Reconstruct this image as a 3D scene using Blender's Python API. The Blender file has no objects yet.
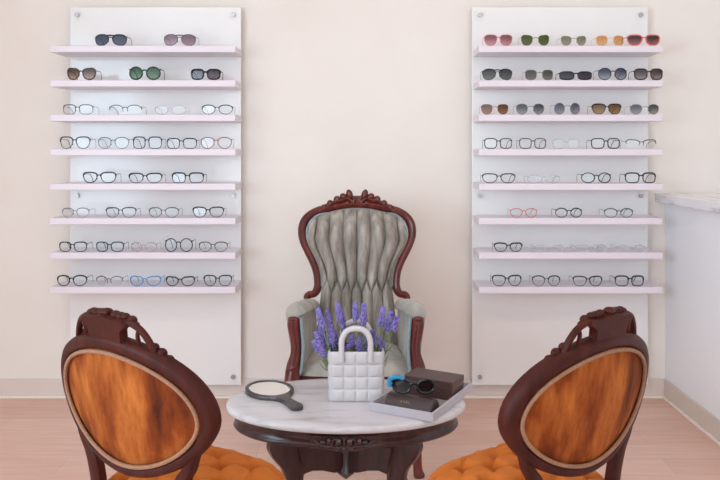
import bpy, math, random
from mathutils import Vector, Matrix
random.seed(7)
R = math.radians
PI = math.pi
F = 760.0            # focal length in pixels of a 720 px wide frame
VX, VY, H = 365.0, 150.0, 1.30
scn = bpy.context.scene
col = scn.collection


def at(px, py, s):
    return Vector(((px - VX) / s, F / s, H - (py - VY) / s))


# ------------------------------------------------------------------ materials
def lin(h):
    h = h.lstrip('#')
    out = []
    for i in (0, 2, 4):
        c = int(h[i:i + 2], 16) / 255
        out.append(c / 12.92 if c <= .04045 else ((c + .055) / 1.055) ** 2.4)
    return (*out, 1)


def new_mat(name):
    m = bpy.data.materials.new(name)
    m.use_nodes = True
    nt = m.node_tree
    b = nt.nodes['Principled BSDF']
    return m, nt, b


def plain(name, hexa, rough=.5, metal=0, spec=.5, coat=0, trans=0, sheen=0, var=0, scale=20):
    m, nt, b = new_mat(name)
    b.inputs['Base Color'].default_value = lin(hexa)
    b.inputs['Roughness'].default_value = rough
    b.inputs['Metallic'].default_value = metal
    b.inputs['Specular IOR Level'].default_value = spec
    b.inputs['Coat Weight'].default_value = coat
    b.inputs['Transmission Weight'].default_value = trans
    b.inputs['Sheen Weight'].default_value = sheen
    if var:
        c = lin(hexa)
        ramp_noise(nt, b, scale, [tuple(x * (1 - var) for x in c[:3]) + (1,), tuple(min(1, x * (1 + var)) for x in c[:3]) + (1,)])
    return m


def ramp_noise(nt, b, scale, cols, stretch=(1, 1, 1), detail=4, pos=None, coords='Object', rough=.55):
    tc = nt.nodes.new('ShaderNodeTexCoord')
    mp = nt.nodes.new('ShaderNodeMapping')
    mp.inputs['Scale'].default_value = stretch
    n = nt.nodes.new('ShaderNodeTexNoise')
    n.inputs['Scale'].default_value = scale
    n.inputs['Detail'].default_value = detail
    n.inputs['Roughness'].default_value = rough
    r = nt.nodes.new('ShaderNodeValToRGB')
    while len(r.color_ramp.elements) < len(cols):
        r.color_ramp.elements.new(.5)
    for i, c in enumerate(cols):
        e = r.color_ramp.elements[i]
        e.position = pos[i] if pos else .3 + .4 * i / (len(cols) - 1)
        e.color = c
    L = nt.links.new
    L(tc.outputs[coords], mp.inputs['Vector'])
    L(mp.outputs[0], n.inputs['Vector'])
    L(n.outputs['Fac'], r.inputs['Fac'])
    L(r.outputs['Color'], b.inputs['Base Color'])
    return n, r


def bump(nt, b, src, strength=.2, dist=.005):
    bp = nt.nodes.new('ShaderNodeBump')
    bp.inputs['Strength'].default_value = strength
    bp.inputs['Distance'].default_value = dist
    nt.links.new(src, bp.inputs['Height'])
    nt.links.new(bp.outputs[0], b.inputs['Normal'])


M = {}
# setting
m, nt, b = new_mat('wall_paint')
ramp_noise(nt, b, 1.2, [lin('#e8ddd4'), lin('#eee5de')])
b.inputs['Roughness'].default_value = .75
M['wall'] = m
M['ceiling'] = plain('ceiling_paint', '#f1f1f1', .8, var=.02)
M['side_wall'] = plain('white_wall_paint', '#efefee', .8, var=.02)
M['base'] = plain('baseboard_paint', '#dccdc5', .5, var=.02, scale=4)
M['shoe'] = plain('shoe_moulding_paint', '#f0e3d8', .45)

m, nt, b = new_mat('oak_laminate')
tc = nt.nodes.new('ShaderNodeTexCoord')
br = nt.nodes.new('ShaderNodeTexBrick')
br.offset = .37
br.inputs['Scale'].default_value = 1
br.inputs['Brick Width'].default_value = 1.25
br.inputs['Row Height'].default_value = .16
br.inputs['Mortar Size'].default_value = .0012
br.inputs['Mortar Smooth'].default_value = .3
br.inputs['Bias'].default_value = 0
br.inputs['Color1'].default_value = lin('#e2bbaa')
br.inputs['Color2'].default_value = lin('#dab09d')
br.inputs['Mortar'].default_value = lin('#c39a88')
mp = nt.nodes.new('ShaderNodeMapping')
mp.inputs['Scale'].default_value = (1.2, 16, 1)
nz = nt.nodes.new('ShaderNodeTexNoise')
nz.inputs['Scale'].default_value = 3
nz.inputs['Detail'].default_value = 6
mx = nt.nodes.new('ShaderNodeMixRGB')
mx.blend_type = 'OVERLAY'
mx.inputs[0].default_value = .28
L = nt.links.new
L(tc.outputs['Object'], br.inputs['Vector'])
L(tc.outputs['Object'], mp.inputs['Vector'])
L(mp.outputs[0], nz.inputs['Vector'])
L(br.outputs['Color'], mx.inputs[1])
L(nz.outputs['Fac'], mx.inputs[2])
L(mx.outputs[0], b.inputs['Base Color'])
b.inputs['Roughness'].default_value = .42
M['floor'] = m

M['acrylic'] = plain('white_gloss_acrylic', '#ebe7e5', .14, spec=.5, var=.01, scale=2)
M['shelf'] = plain('white_lacquer_shelf', '#e3d7de', .3, var=.01, scale=3)
M['steel'] = plain('brushed_steel', '#a9a6a6', .35, metal=1, var=.1, scale=60)
M['counter'] = plain('white_counter_front', '#f5f5f8', .35, var=.015, scale=2)
M['counterbase'] = plain('counter_baseboard', '#d8c9bd', .5, var=.02, scale=5)
M['black_metal'] = plain('window_frame_metal', '#e8e4df', .5)


def marble(name, base, vein, stretch, scale=3.0):
    m, nt, b = new_mat(name)
    ramp_noise(nt, b, scale, [lin(vein), lin(base), lin(base)], stretch, detail=8, pos=[.3, .5, .75], rough=.62)
    b.inputs['Roughness'].default_value = .16
    return m


M['marble'] = marble('white_marble', '#cfc9cb', '#a8a1a2', (1.2, 5, 5), 2.6)
M['counter_marble'] = marble('veined_marble', '#efeaec', '#b09a94', (3.5, 1.5, 4), 2.2)


def wood(name, a, c, rough=.33, scale=4, stretch=(9, 9, 1.2), spec=.5):
    m, nt, b = new_mat(name)
    ramp_noise(nt, b, scale, [lin(a), lin(c)], stretch, detail=5)
    b.inputs['Roughness'].default_value = rough
    b.inputs['Specular IOR Level'].default_value = spec
    return m


M['chair_wood'] = wood('faded_walnut', '#35130d', '#4a1d15', .48, spec=.16)
M['arm_wood'] = wood('red_mahogany', '#4c1a16', '#6f2c24', .3)
M['table_wood'] = wood('dark_mahogany', '#2c1716', '#45231f', .25)
M['gimp'] = plain('tan_gimp_cord', '#94694f', .8, var=.2, scale=180)


def velvet(name, cols, scale, stretch, pos=None, sheen=.3, rough=.85, tint='#ffffff'):
    m, nt, b = new_mat(name)
    n, r = ramp_noise(nt, b, scale, [lin(c) for c in cols], stretch, detail=6, pos=pos, rough=.6)
    b.inputs['Roughness'].default_value = rough
    b.inputs['Specular IOR Level'].default_value = .2
    b.inputs['Sheen Weight'].default_value = sheen
    b.inputs['Sheen Roughness'].default_value = .4
    b.inputs['Sheen Tint'].default_value = lin(tint)
    bump(nt, b, n.outputs['Fac'], .15, .003)
    return m


M['orange_back'] = velvet('worn_orange_velvet', ['#451603', '#7f370c', '#b8682c'], 6, (2.4, 2.4, .7), [.32, .5, .72], .12, tint='#ffb060')
M['orange_seat'] = velvet('orange_velvet', ['#b25c20', '#c26d2d'], 10, (1, 1, 1), None, .2, tint='#ffb060')
M['grey_velvet'] = velvet('grey_green_velvet', ['#726a61', '#968d83', '#b8afa6'], 7, (4, 3, .7), [.3, .5, .7], .4, tint='#f6efe8')
M['grey_arm'] = velvet('grey_velvet_plain', ['#918d87', '#bab2a8'], 8, (2, 2, 1), None, .4, tint='#f6efe8')
M['teal_cord'] = plain('blue_grey_cord', '#8b9a9f', .8, var=.15, scale=150)
M['bag'] = plain('white_glazed_leather', '#c9c3c4', .35, var=.02, scale=12)
M['lav'] = plain('lavender_florets', '#8073b4', .85, var=.35, scale=55)
M['stem'] = plain('lavender_stem', '#7b8362', .8, var=.25, scale=25)
M['soil'] = plain('dry_foliage', '#5c5a4c', .9, var=.4, scale=70)
M['tray'] = plain('pale_grey_tray', '#b9b4bc', .45, var=.03, scale=15)
M['tray_in'] = plain('tray_lining', '#9c918f', .7, var=.08, scale=30)
M['brown_box'] = plain('brown_card_box', '#4d332f', .45, var=.08, scale=12)
M['brown_case'] = plain('dark_brown_leather', '#3a2726', .38, var=.15, scale=60)
M['gold'] = plain('gold_foil', '#b49a63', .4, metal=.6)
M['mirror_frame'] = plain('charcoal_lacquer', '#453c3e', .3, var=.06, scale=20)
M['mirror'] = plain('silvered_glass', '#f4f2ee', .02, metal=1)
M['black'] = plain('black_plastic', '#17171b', .25)
M['blue'] = plain('turquoise_plastic', '#2f8fc0', .25, var=.3, scale=90)
M['castor'] = plain('castor_metal', '#5a4a3c', .4, metal=.8)

_fm = {}


def frame_mat(hexa):
    if hexa not in _fm:
        if hexa.startswith('c'):
            m, nt, b = new_mat('clear_acetate')
            b.inputs['Base Color'].default_value = lin(hexa[1:])
            b.inputs['Roughness'].default_value = .15
            tr = nt.nodes.new('ShaderNodeBsdfTransparent')
            tr.inputs[0].default_value = (.97, .96, .96, 1)
            mixs = nt.nodes.new('ShaderNodeMixShader')
            mixs.inputs[0].default_value = .55
            out = nt.nodes['Material Output']
            nt.links.new(tr.outputs[0], mixs.inputs[1])
            nt.links.new(b.outputs[0], mixs.inputs[2])
            nt.links.new(mixs.outputs[0], out.inputs[0])
            _fm[hexa] = m
        else:
            _fm[hexa] = plain('frame_acetate_' + hexa.strip('#'), hexa, .25, var=.12, scale=90)
    return _fm[hexa]


_lm = {}


def lens_mat(top, bot=None):
    key = (top, bot)
    if key in _lm:
        return _lm[key]
    m = bpy.data.materials.new('lens_tint')
    m.use_nodes = True
    nt = m.node_tree
    nt.nodes.remove(nt.nodes['Principled BSDF'])
    out = nt.nodes['Material Output']
    tr = nt.nodes.new('ShaderNodeBsdfTransparent')
    gl = nt.nodes.new('ShaderNodeBsdfGlossy')
    gl.inputs['Roughness'].default_value = .16
    mixs = nt.nodes.new('ShaderNodeMixShader')
    mixs.inputs[0].default_value = .03 if top == 'clear' else .035
    if top == 'clear':
        tr.inputs[0].default_value = (.96, .975, .98, 1)
    elif bot is None:
        tr.inputs[0].default_value = tuple(c ** .5 for c in lin(top)[:3]) + (1,)   # two faces of the lens
    else:
        tc = nt.nodes.new('ShaderNodeTexCoord')
        sp = nt.nodes.new('ShaderNodeSeparateXYZ')
        r = nt.nodes.new('ShaderNodeValToRGB')
        r.color_ramp.elements[0].position = .15
        r.color_ramp.elements[1].position = .8
        r.color_ramp.elements[0].color = tuple(c ** .5 for c in lin(bot)[:3]) + (1,)
        r.color_ramp.elements[1].color = tuple(c ** .5 for c in lin(top)[:3]) + (1,)
        nt.links.new(tc.outputs['Generated'], sp.inputs[0])
        nt.links.new(sp.outputs['Z'], r.inputs[0])
        nt.links.new(r.outputs[0], tr.inputs[0])
    nt.links.new(tr.outputs[0], mixs.inputs[1])
    nt.links.new(gl.outputs[0], mixs.inputs[2])
    nt.links.new(mixs.outputs[0], out.inputs[0])
    _lm[key] = m
    return m


# ------------------------------------------------------------------ mesh tools
class MB:
    def __init__(self):
        self.v, self.f = [], []

    def add(self, vs, fs):
        o = len(self.v)
        self.v += [tuple(p) for p in vs]
        self.f += [tuple(i + o for i in f) for f in fs]
        return self

    def box(self, x0, x1, y0, y1, z0, z1):
        vs = [(x, y, z) for z in (z0, z1) for y in (y0, y1) for x in (x0, x1)]
        return self.add(vs, [(0, 2, 3, 1), (4, 5, 7, 6), (0, 1, 5, 4), (1, 3, 7, 5), (3, 2, 6, 7), (2, 0, 4, 6)])

    def loft(self, secs, closed=False, cap=True):
        n = len(secs[0])
        vs = [p for s in secs for p in s]
        fs = []
        k = len(secs)
        for i in range(k if closed else k - 1):
            a, c = i * n, ((i + 1) % k) * n
            for j in range(n):
                jj = (j + 1) % n
                fs.append((a + j, a + jj, c + jj, c + j))
        if cap and not closed:
            fs.append(tuple(reversed(range(n))))
            fs.append(tuple((k - 1) * n + j for j in range(n)))
        return self.add(vs, fs)

    def tube(self, path, rad, n=8, closed=False, flat=(1, 1), up=None, cap=True):
        P = [Vector(p) for p in path]
        k = len(P)
        rr = rad if isinstance(rad, (list, tuple)) else [rad] * k
        secs = []
        prev = None
        for i in range(k):
            a = P[(i - 1) % k] if (closed or i > 0) else P[i]
            c = P[(i + 1) % k] if (closed or i < k - 1) else P[i]
            t = (c - a).normalized()
            if up is not None:
                s = t.cross(Vector(up))
                if s.length < 1e-4:
                    s = prev or Vector((1, 0, 0))
                s.normalize()
            elif prev is None:
                ref = Vector((0, 0, 1)) if abs(t.z) < .9 else Vector((1, 0, 0))
                s = t.cross(ref).normalized()
            else:
                s = (prev - t * prev.dot(t)).normalized()
            prev = s
            w = s.cross(t).normalized()
            secs.append([P[i] + (s * math.cos(2 * PI * j / n) * flat[0] + w * math.sin(2 * PI * j / n) * flat[1]) * rr[i] for j in range(n)])
        return self.loft(secs, closed, cap)

    def lathe(self, prof, n=24, c=(0, 0)):
        secs = [[(c[0] + r * math.cos(2 * PI * j / n), c[1] + r * math.sin(2 * PI * j / n), z) for j in range(n)] for r, z in prof]
        return self.loft(secs)

    def blob(self, c, r, nu=10, nv=7, rot=None, lump=0, lk=5):
        c = Vector(c)
        secs = []
        for i in range(nv + 1):
            a = -PI / 2 + PI * i / nv
            ring = []
            for j in range(nu):
                t = 2 * PI * j / nu
                k = 1 + lump * math.sin(lk * t) * math.cos(a)
                p = Vector((r[0] * math.cos(a) * math.cos(t) * k, r[1] * math.cos(a) * math.sin(t) * k, r[2] * math.sin(a)))
                if i in (0, nv):
                    p = Vector((r[0] * .02 * math.cos(t), r[1] * .02 * math.sin(t), r[2] * math.sin(a)))
                ring.append(c + (rot @ p if rot else p))
            secs.append(ring)
        return self.loft(secs)

    def prism(self, pts, fmap, d0, d1):
        """outline pts (u,w) extruded between depths; fmap(u,d,w) -> xyz"""
        return self.loft([[fmap(u, d0, w) for u, w in pts], [fmap(u, d1, w) for u, w in pts]])

    def grid(self, fn, nu, nv, thick=None):
        vs = [fn(i / nu, j / nv) for j in range(nv + 1) for i in range(nu + 1)]
        fs = [(j * (nu + 1) + i, j * (nu + 1) + i + 1, (j + 1) * (nu + 1) + i + 1, (j + 1) * (nu + 1) + i) for j in range(nv) for i in range(nu)]
        return self.add(vs, fs)

    def xf(self, mat):
        self.v = [tuple(mat @ Vector(p)) for p in self.v]
        return self

    def build(self, name, mat, parent=None, smooth=True, bevel=0, subsurf=0, angle=40):
        me = bpy.data.meshes.new(name)
        me.from_pydata(self.v, [], self.f)
        import bmesh
        bm = bmesh.new()
        bm.from_mesh(me)
        bmesh.ops.recalc_face_normals(bm, faces=bm.faces)
        if smooth:
            for fc in bm.faces:
                fc.smooth = True
            for e in bm.edges:
                if len(e.link_faces) == 2 and e.calc_face_angle(0) > R(angle):
                    e.smooth = False
        bm.to_mesh(me)
        bm.free()
        o = bpy.data.objects.new(name, me)
        col.objects.link(o)
        me.materials.append(mat)
        if parent:
            o.parent = parent
        if bevel:
            md = o.modifiers.new('bevel', 'BEVEL')
            md.width = bevel
            md.segments = 2
            md.limit_method = 'ANGLE'
            md.angle_limit = R(40)
        if subsurf:
            md = o.modifiers.new('subsurf', 'SUBSURF')
            md.levels = md.render_levels = subsurf
        return o


def thing(name, label, cat, loc=(0, 0, 0), rz=0, group=None):
    o = bpy.data.objects.new(name, None)
    col.objects.link(o)
    o.empty_display_size = .05
    o.location = loc
    o.rotation_euler = (0, 0, rz)
    return tag(o, label, cat, group)


def tag(o, label, cat, group=None):
    o['label'] = label
    o['category'] = cat
    if group:
        o['group'] = group
    return o


def struct(o):
    o['kind'] = 'structure'
    return o


def smooth_path(pts, n=8, closed=False):
    """Catmull-Rom through pts (tuples of any dimension)"""
    P = [Vector(p) if len(p) == 3 else Vector((*p, 0)) for p in pts]
    out = []
    k = len(P)
    for i in range(k if closed else k - 1):
        p0 = P[(i - 1) % k] if (closed or i > 0) else P[i] * 2 - P[i + 1]
        p1, p2 = P[i], P[(i + 1) % k]
        p3 = P[(i + 2) % k] if (closed or i < k - 2) else P[i + 1] * 2 - P[i]
        for j in range(n):
            t = j / n
            out.append(.5 * ((2 * p1) + (p2 - p0) * t + (2 * p0 - 5 * p1 + 4 * p2 - p3) * t * t + (3 * p1 - p0 - 3 * p2 + p3) * t ** 3))
    if not closed:
        out.append(P[-1])
    d = len(pts[0])
    return [tuple(p[:d]) for p in out]


def interp(table, x):
    if x <= table[0][0]:
        return table[0][1]
    for (x0, y0), (x1, y1) in zip(table, table[1:]):
        if x <= x1:
            return y0 + (y1 - y0) * (x - x0) / (x1 - x0)
    return table[-1][1]


# ------------------------------------------------------------------ room
YW = F / 190.0                 # back wall
XL, XR, YF, ZC = -2.7, 3.1, -3.6, 2.75
T = .12
struct(MB().box(XL - T, XR + T, YF - T, YW + T, -.1, 0).build('floor', M['floor'], smooth=False))
struct(MB().box(XL - T, XR + T, YF - T, YW + T, ZC, ZC + .1).build('ceiling', M['ceiling'], smooth=False))
struct(MB().box(XL - T, XR + T, YW, YW + T, 0, ZC).build('wall_back', M['wall'], smooth=False))
struct(MB().box(XR, XR + T, YF, YW, 0, ZC).build('wall_right', M['side_wall'], smooth=False))


def wall_with_openings(name, axis, c0, c1, a0, a1, holes):
    """wall slab between c0..c1 across, running a0..a1, holes = [(h0,h1,z0,z1)]"""
    mb = MB()

    def bx(p0, p1, z0, z1):
        if axis == 'x':
            mb.box(c0, c1, p0, p1, z0, z1)
        else:
            mb.box(p0, p1, c0, c1, z0, z1)
    p = a0
    for h0, h1, z0, z1 in holes:
        bx(p, h0, 0, ZC)
        bx(h0, h1, 0, z0)
        bx(h0, h1, z1, ZC)
        p = h1
    bx(p, a1, 0, ZC)
    struct(mb.build(name, M['side_wall'], smooth=False))


FH = [(-2.3, -.3, .35, 2.45), (.3, 2.3, .35, 2.45)]
LH = [(-1.6, .9, .5, 2.4)]
wall_with_openings('wall_front', 'y', YF - T, YF, XL - T, XR + T, FH)
wall_with_openings('wall_left', 'x', XL - T, XL, YF, YW, LH)


def window(name, axis, c, h0, h1, z0, z1):
    mb = MB()
    w = .05
    for p0, p1, q0, q1 in ((h0, h0 + w, z0, z1), (h1 - w, h1, z0, z1), (h0, h1, z0, z0 + w), (h0, h1, z1 - w, z1), ((h0 + h1) / 2 - .02, (h0 + h1) / 2 + .02, z0, z1)):
        if axis == 'x':
            mb.box(c, c + .05, p0, p1, q0, q1)
        else:
            mb.box(p0, p1, c, c + .05, q0, q1)
    struct(mb.build(name, M['black_metal'], smooth=False))


window('window_1', 'y', YF - .08, *FH[0])
window('window_2', 'y', YF - .08, *FH[1])
window('window_3', 'x', XL - .08, *LH[0])

CX = 1.58      # counter face
mb = MB().box(XL, CX, YW - .012, YW, 0, .098)
struct(mb.build('baseboard_back', M['base'], smooth=False, bevel=.003))
mb = MB().box(XL, CX - .012, YW - .03, YW - .012, 0, .013)
struct(mb.build('trim_1', M['shoe'], smooth=False, bevel=.004))

# ------------------------------------------------------------------ reception counter on the right
ct = thing('reception_counter', 'white reception counter front with beige baseboard running along the right side', 'counter', (CX, 2.7, 0))
MB().box(0, .75, -1.5, YW - 2.7 - .001, 0, 1.027).build('counter_body', M['counter'], ct, smooth=False, bevel=.003)
MB().box(-.012, 0, -1.5, YW - 2.7 - .012, 0, .10).build('baseboard', M['counterbase'], ct, smooth=False, bevel=.003)
MB().box(-.026, -.012, -1.5, YW - 2.7 - .03, 0, .014).build('shoe_moulding', M['shoe'], ct, smooth=False, bevel=.003)
o = MB().box(1.526, CX + .80, 1.15, YW - .001, 1.0275, 1.074).build('countertop', M['counter_marble'], smooth=False, bevel=.004)
tag(o, 'veined white marble countertop overhanging the white reception counter', 'countertop')

# ------------------------------------------------------------------ wall displays
SP = 192.2
YP = F / SP
YS = F / 202.0
SHELF_TOP = [1.817 - i * .1707 for i in range(8)]
ORD = ['top', 'second', 'third', 'fourth', 'fifth', 'sixth', 'seventh', 'bottom']
NTH = ['first', 'second', 'third', 'fourth', 'fifth']


def display(label, px0, px1, sx0, sx1):
    x0, x1 = (px0 - VX) / SP, (px1 - VX) / SP
    cx = (x0 + x1) / 2
    t = thing('display_panel', label, 'display panel', (cx, YP, .077), 0, 'eyewear display panels')
    hw = (x1 - x0) / 2
    MB().box(-hw, hw, 0, .012, 0, 2.044 - .077).build('back_board', M['acrylic'], t, smooth=False, bevel=.002)
    for i, z in enumerate(SHELF_TOP):
        a, c = (sx0 - VX) / 202 - cx, (sx1 - VX) / 202 - cx
        MB().box(a, c, YS - YP, -.0005, z - .033 - .077, z - .077).build('shelf', M['shelf'], t, smooth=False, bevel=.003)
    for zz in (.045, .985, 1.925):
        for sx in (-1, 1):
            mb = MB()
            for y0, y1, r in ((-.012, .045, .007), (-.016, -.008, .0115)):
                secs = [[(sx * (hw - .04) + r * math.cos(2 * PI * j / 14), y, zz + r * math.sin(2 * PI * j / 14)) for j in range(14)] for y in (y0, y1)]
                mb.loft(secs)
            mb.build('standoff_screw', M['steel'], t)
    return t


display('white glossy wall panel with eight eyewear shelves, behind the left orange chair', 70, 241, 50, 235.5)
display('white glossy wall panel with eight eyewear shelves, beside the reception counter', 472, 648, 479, 663)

# ------------------------------------------------------------------ eyewear
SHAPES = {   # n, taper (wide top), cat lift, drop (aviator outer-bottom), flat top
    'rect': (3.4, .05, .0, 0), 'square': (2.9, .07, .03, 0), 'round': (2.0, 0, 0, 0), 'oval': (2.2, .02, 0, 0),
    'cat': (2.4, .19, .2, 0), 'aviator': (2.3, .10, 0, .12), 'wayfarer': (2.6, .22, .06, 0), 'panto': (2.2, .15, .0, 0), 'narrow': (3.0, .02, .03, 0)}


def lens_outline(shape, w, h, side, n=28, grow=0):
    e, tap, cat, drop = SHAPES[shape]
    out = []
    for i in range(n):
        t = 2 * PI * i / n
        c, s = math.cos(t), math.sin(t)
        x = math.copysign(abs(c) ** (2 / e), c)
        z = math.copysign(abs(s) ** (2 / e), s)
        xo = x * side
        x *= 1 + tap * z
        zz = z + cat * max(0, xo) * max(0, z + .3) - drop * max(0, xo) * max(0, -z) * 1.2 + drop * max(0, -xo) * max(0, -z)
        out.append((x * (w / 2 + grow), zz * (h / 2 + grow)))
    return out


def make_glasses(name, label, cat, group, loc, W, Hh, shape, frame, lens, rim=.0026, temple=None, tlen=.105, yaw=0, brow=0, gap=.13, half=False, kind_scale=1):
    """glasses standing on lens bottoms and temple tips; x across, temples go back (+y)"""
    t = thing(name, label, cat, loc, yaw, group)
    k = W / .145
    lw = W * (1 - gap) / 2 - rim
    lh = Hh - 2 * rim
    cxs = W / 2 - rim - lw / 2
    zc = Hh / 2
    fm = frame_mat(frame)
    tm = frame_mat(temple or frame)
    mb = MB()
    bowy = lambda x: .010 * (x / (W / 2)) ** 2          # face-form curve
    for sd in (-1, 1):
        ol = lens_outline(shape, lw, lh, sd)
        path = [(sd * cxs + x, bowy(sd * cxs + x), zc + z) for x, z in ol]
        if rim > .0009:
            rr = [rim * (1 + brow * (1 if z > lh * .12 else -.35)) if brow else rim for x, z in ol]
            if half:
                idx = [i for i, (x, z) in enumerate(ol) if z > -lh * .05]
                mb.tube([path[i] for i in idx], [rr[i] for i in idx], 6)
            else:
                mb.tube(path, rr, 6, closed=True)
        # end piece
        zx = zc + lh * .30
        xe = sd * (W / 2 - rim)
        mb.tube([(xe - sd * .004, bowy(xe), zx), (xe + sd * .0015, bowy(xe) + .003, zx), (xe + sd * .0015, bowy(xe) + .009, zx)], rim * 1.05, 6)
        # nose pad
        xn = sd * (cxs - lw / 2 + .003)
        mb.blob((xn - sd * .002, .006, zc - lh * .12), (.002, .0035, .005), 6, 4)
    xi = cxs - lw / 2
    zb = zc + lh * .20
    br = max(rim, .0016)
    mb.tube([(-xi - .001, 0, zb - .002), (-xi * .45, -.001, zb + .003), (xi * .45, -.001, zb + .003), (xi + .001, 0, zb - .002)], br * 1.1, 6)
    if shape == 'aviator':
        zt = zc + lh * .40
        mb.tube([(-xi - .008, 0, zt), (0, -.001, zt + .002), (xi + .008, 0, zt)], br * 1.5, 6)
    mb.build('frame', fm, t)
    for sd in (-1, 1):
        ol = lens_outline(shape, lw, lh, sd, grow=rim * .15)
        secs = []
        for y in (-.0006, .0009):
            secs.append([(sd * cxs + x, bowy(sd * cxs + x) + y, zc + z) for x, z in ol])
        MB().loft(secs).build('lens', lens, t)
    for sd in (-1, 1):
        zx = zc + lh * .30
        xe = sd * (W / 2 - rim + .0015)
        y0 = bowy(xe) + .008
        p = [(xe, y0, zx), (xe + sd * .001, y0 + tlen * .35, zx + .001), (xe - sd * .002, y0 + tlen * .68, zx - .002), (xe - sd * .006, y0 + tlen * .86, zx * .62), (xe - sd * .010, y0 + tlen * .98, .0022)]
        p = smooth_path(p, 4)
        n_ = len(p)
        rr = [max(rim * .62, .0010) * (.85 + .3 * (i / n_)) for i in range(n_)]
        MB().tube(p, rr, 6, flat=(.6, 1.15), up=(0, 0, 1)).build('temple', tm, t)
    return t


# (px0, px1, height px, shape, frame, lens, desc, kw)
CL = 'clear'
BK, TOR, RED, PINK = '#1c1a1e', '#4a2f22', '#b8453f', '#d79a93'
LEFT = [
    [(95, 126, 10.8, 'aviator', '#23252e', ('#4c5468', '#6f7384'), 'slate blue aviator sunglasses', dict(brow=.3)),
     (164, 195, 10.8, 'aviator', '#5c4d55', ('#8a7480', '#b59aa4'), 'mauve aviator sunglasses', dict(brow=.1, rim=.002))],
    [(67, 95, 11.5, 'cat', '#4e3a2e', ('#5e4a44', '#b69a8c'), 'brown gradient cat-eye sunglasses', dict(rim=.003)),
     (129, 160, 13, 'round', '#27402f', ('#4d6b55', '#85a386'), 'large round green sunglasses', dict(rim=.0035)),
     (191, 220, 10.5, 'square', '#1f1d20', ('#5c5560', '#837b86'), 'black square sunglasses', dict(rim=.004, brow=.3))],
    [(63, 92, 9.2, 'rect', '#4a5876', CL, 'thin blue rectangular eyeglasses', dict(rim=.0017, brow=.4)),
     (109, 141, 9, 'oval', '#34302f', CL, 'dark half-rim eyeglasses', dict(rim=.0018, half=True)),
     (155, 185, 8.5, 'oval', 'c#d8d2d4', CL, 'colourless clear eyeglasses', dict(rim=.0015)),
     (202, 232, 9, 'panto', '#3a3d4c', CL, 'thin dark navy eyeglasses', dict(rim=.0018, brow=.5))],
    [(60, 89, 11.5, 'wayfarer', '#2b3040', CL, 'navy browline eyeglasses', dict(rim=.002, brow=.5)),
     (98, 128, 11, 'panto', '#6b7478', CL, 'slim grey eyeglasses', dict(rim=.0017, brow=.3)),
     (133, 161, 11.5, 'rect', '#27355c', CL, 'deep blue rectangular eyeglasses', dict(rim=.0021, brow=.4)),
     (167, 196, 10, 'rect', '#2e2c30', CL, 'black rectangular eyeglasses', dict(rim=.002, brow=.4)),
     (201, 231, 11, 'panto', '#9a4a50', CL, 'dark red panto eyeglasses', dict(rim=.0019, brow=.2))],
    [(83, 115, 10.5, 'wayfarer', '#2a2628', CL, 'black wayfarer eyeglasses', dict(rim=.0024, brow=.4)),
     (129, 161, 9.5, 'wayfarer', '#22242c', CL, 'black browline eyeglasses', dict(rim=.002, brow=.7)),
     (172, 203, 10, 'rect', '#22304e', CL, 'dark blue rectangular eyeglasses', dict(rim=.0024, brow=.6))],
    [(62, 88, 9, 'panto', '#8b8288', CL, 'pale grey eyeglasses with dark corners', dict(rim=.0014, brow=.8, temple='#3a3436')),
     (106, 135, 9.5, 'wayfarer', '#49454b', CL, 'grey browline eyeglasses', dict(rim=.0018, brow=.6)),
     (149, 178, 9.5, 'panto', '#5a5256', CL, 'taupe panto eyeglasses', dict(rim=.0016, brow=.6)),
     (193, 223, 10, 'wayfarer', '#262428', CL, 'black wayfarer eyeglasses', dict(rim=.0022, brow=.5))],
    [(59, 86, 9.5, 'square', '#2c4046', CL, 'dark teal square eyeglasses', dict(rim=.0024, brow=.3)),
     (96, 123, 9.5, 'square', '#28505a', CL, 'bright teal square eyeglasses', dict(rim=.0026, brow=.2)),
     (131, 156, 9, 'round', 'c#d9a8a0', CL, 'pale pink clear eyeglasses', dict(rim=.002)),
     (165, 192, 13, 'round', '#1e1c20', CL, 'large round black eyeglasses', dict(rim=.0024)),
     (199, 227, 9.5, 'panto', '#5b4a40', CL, 'brown panto eyeglasses', dict(rim=.0018, brow=.4))],
    [(57, 86, 10.5, 'panto', '#262025', CL, 'black panto eyeglasses', dict(rim=.0025, brow=.4)),
     (96, 122, 9.5, 'oval', '#6a3f44', CL, 'burgundy half-rim eyeglasses', dict(rim=.0018, half=True)),
     (130, 160, 9.5, 'cat', '#5c90c8', CL, 'sky blue cat-eye eyeglasses', dict(rim=.0026)),
     (166, 194, 9, 'cat', '#25241f', CL, 'black cat-eye eyeglasses', dict(rim=.0025, brow=.4)),
     (204, 231, 10.5, 'wayfarer', '#221f24', CL, 'black wayfarer eyeglasses', dict(rim=.0022, brow=.4))],
]
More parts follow.
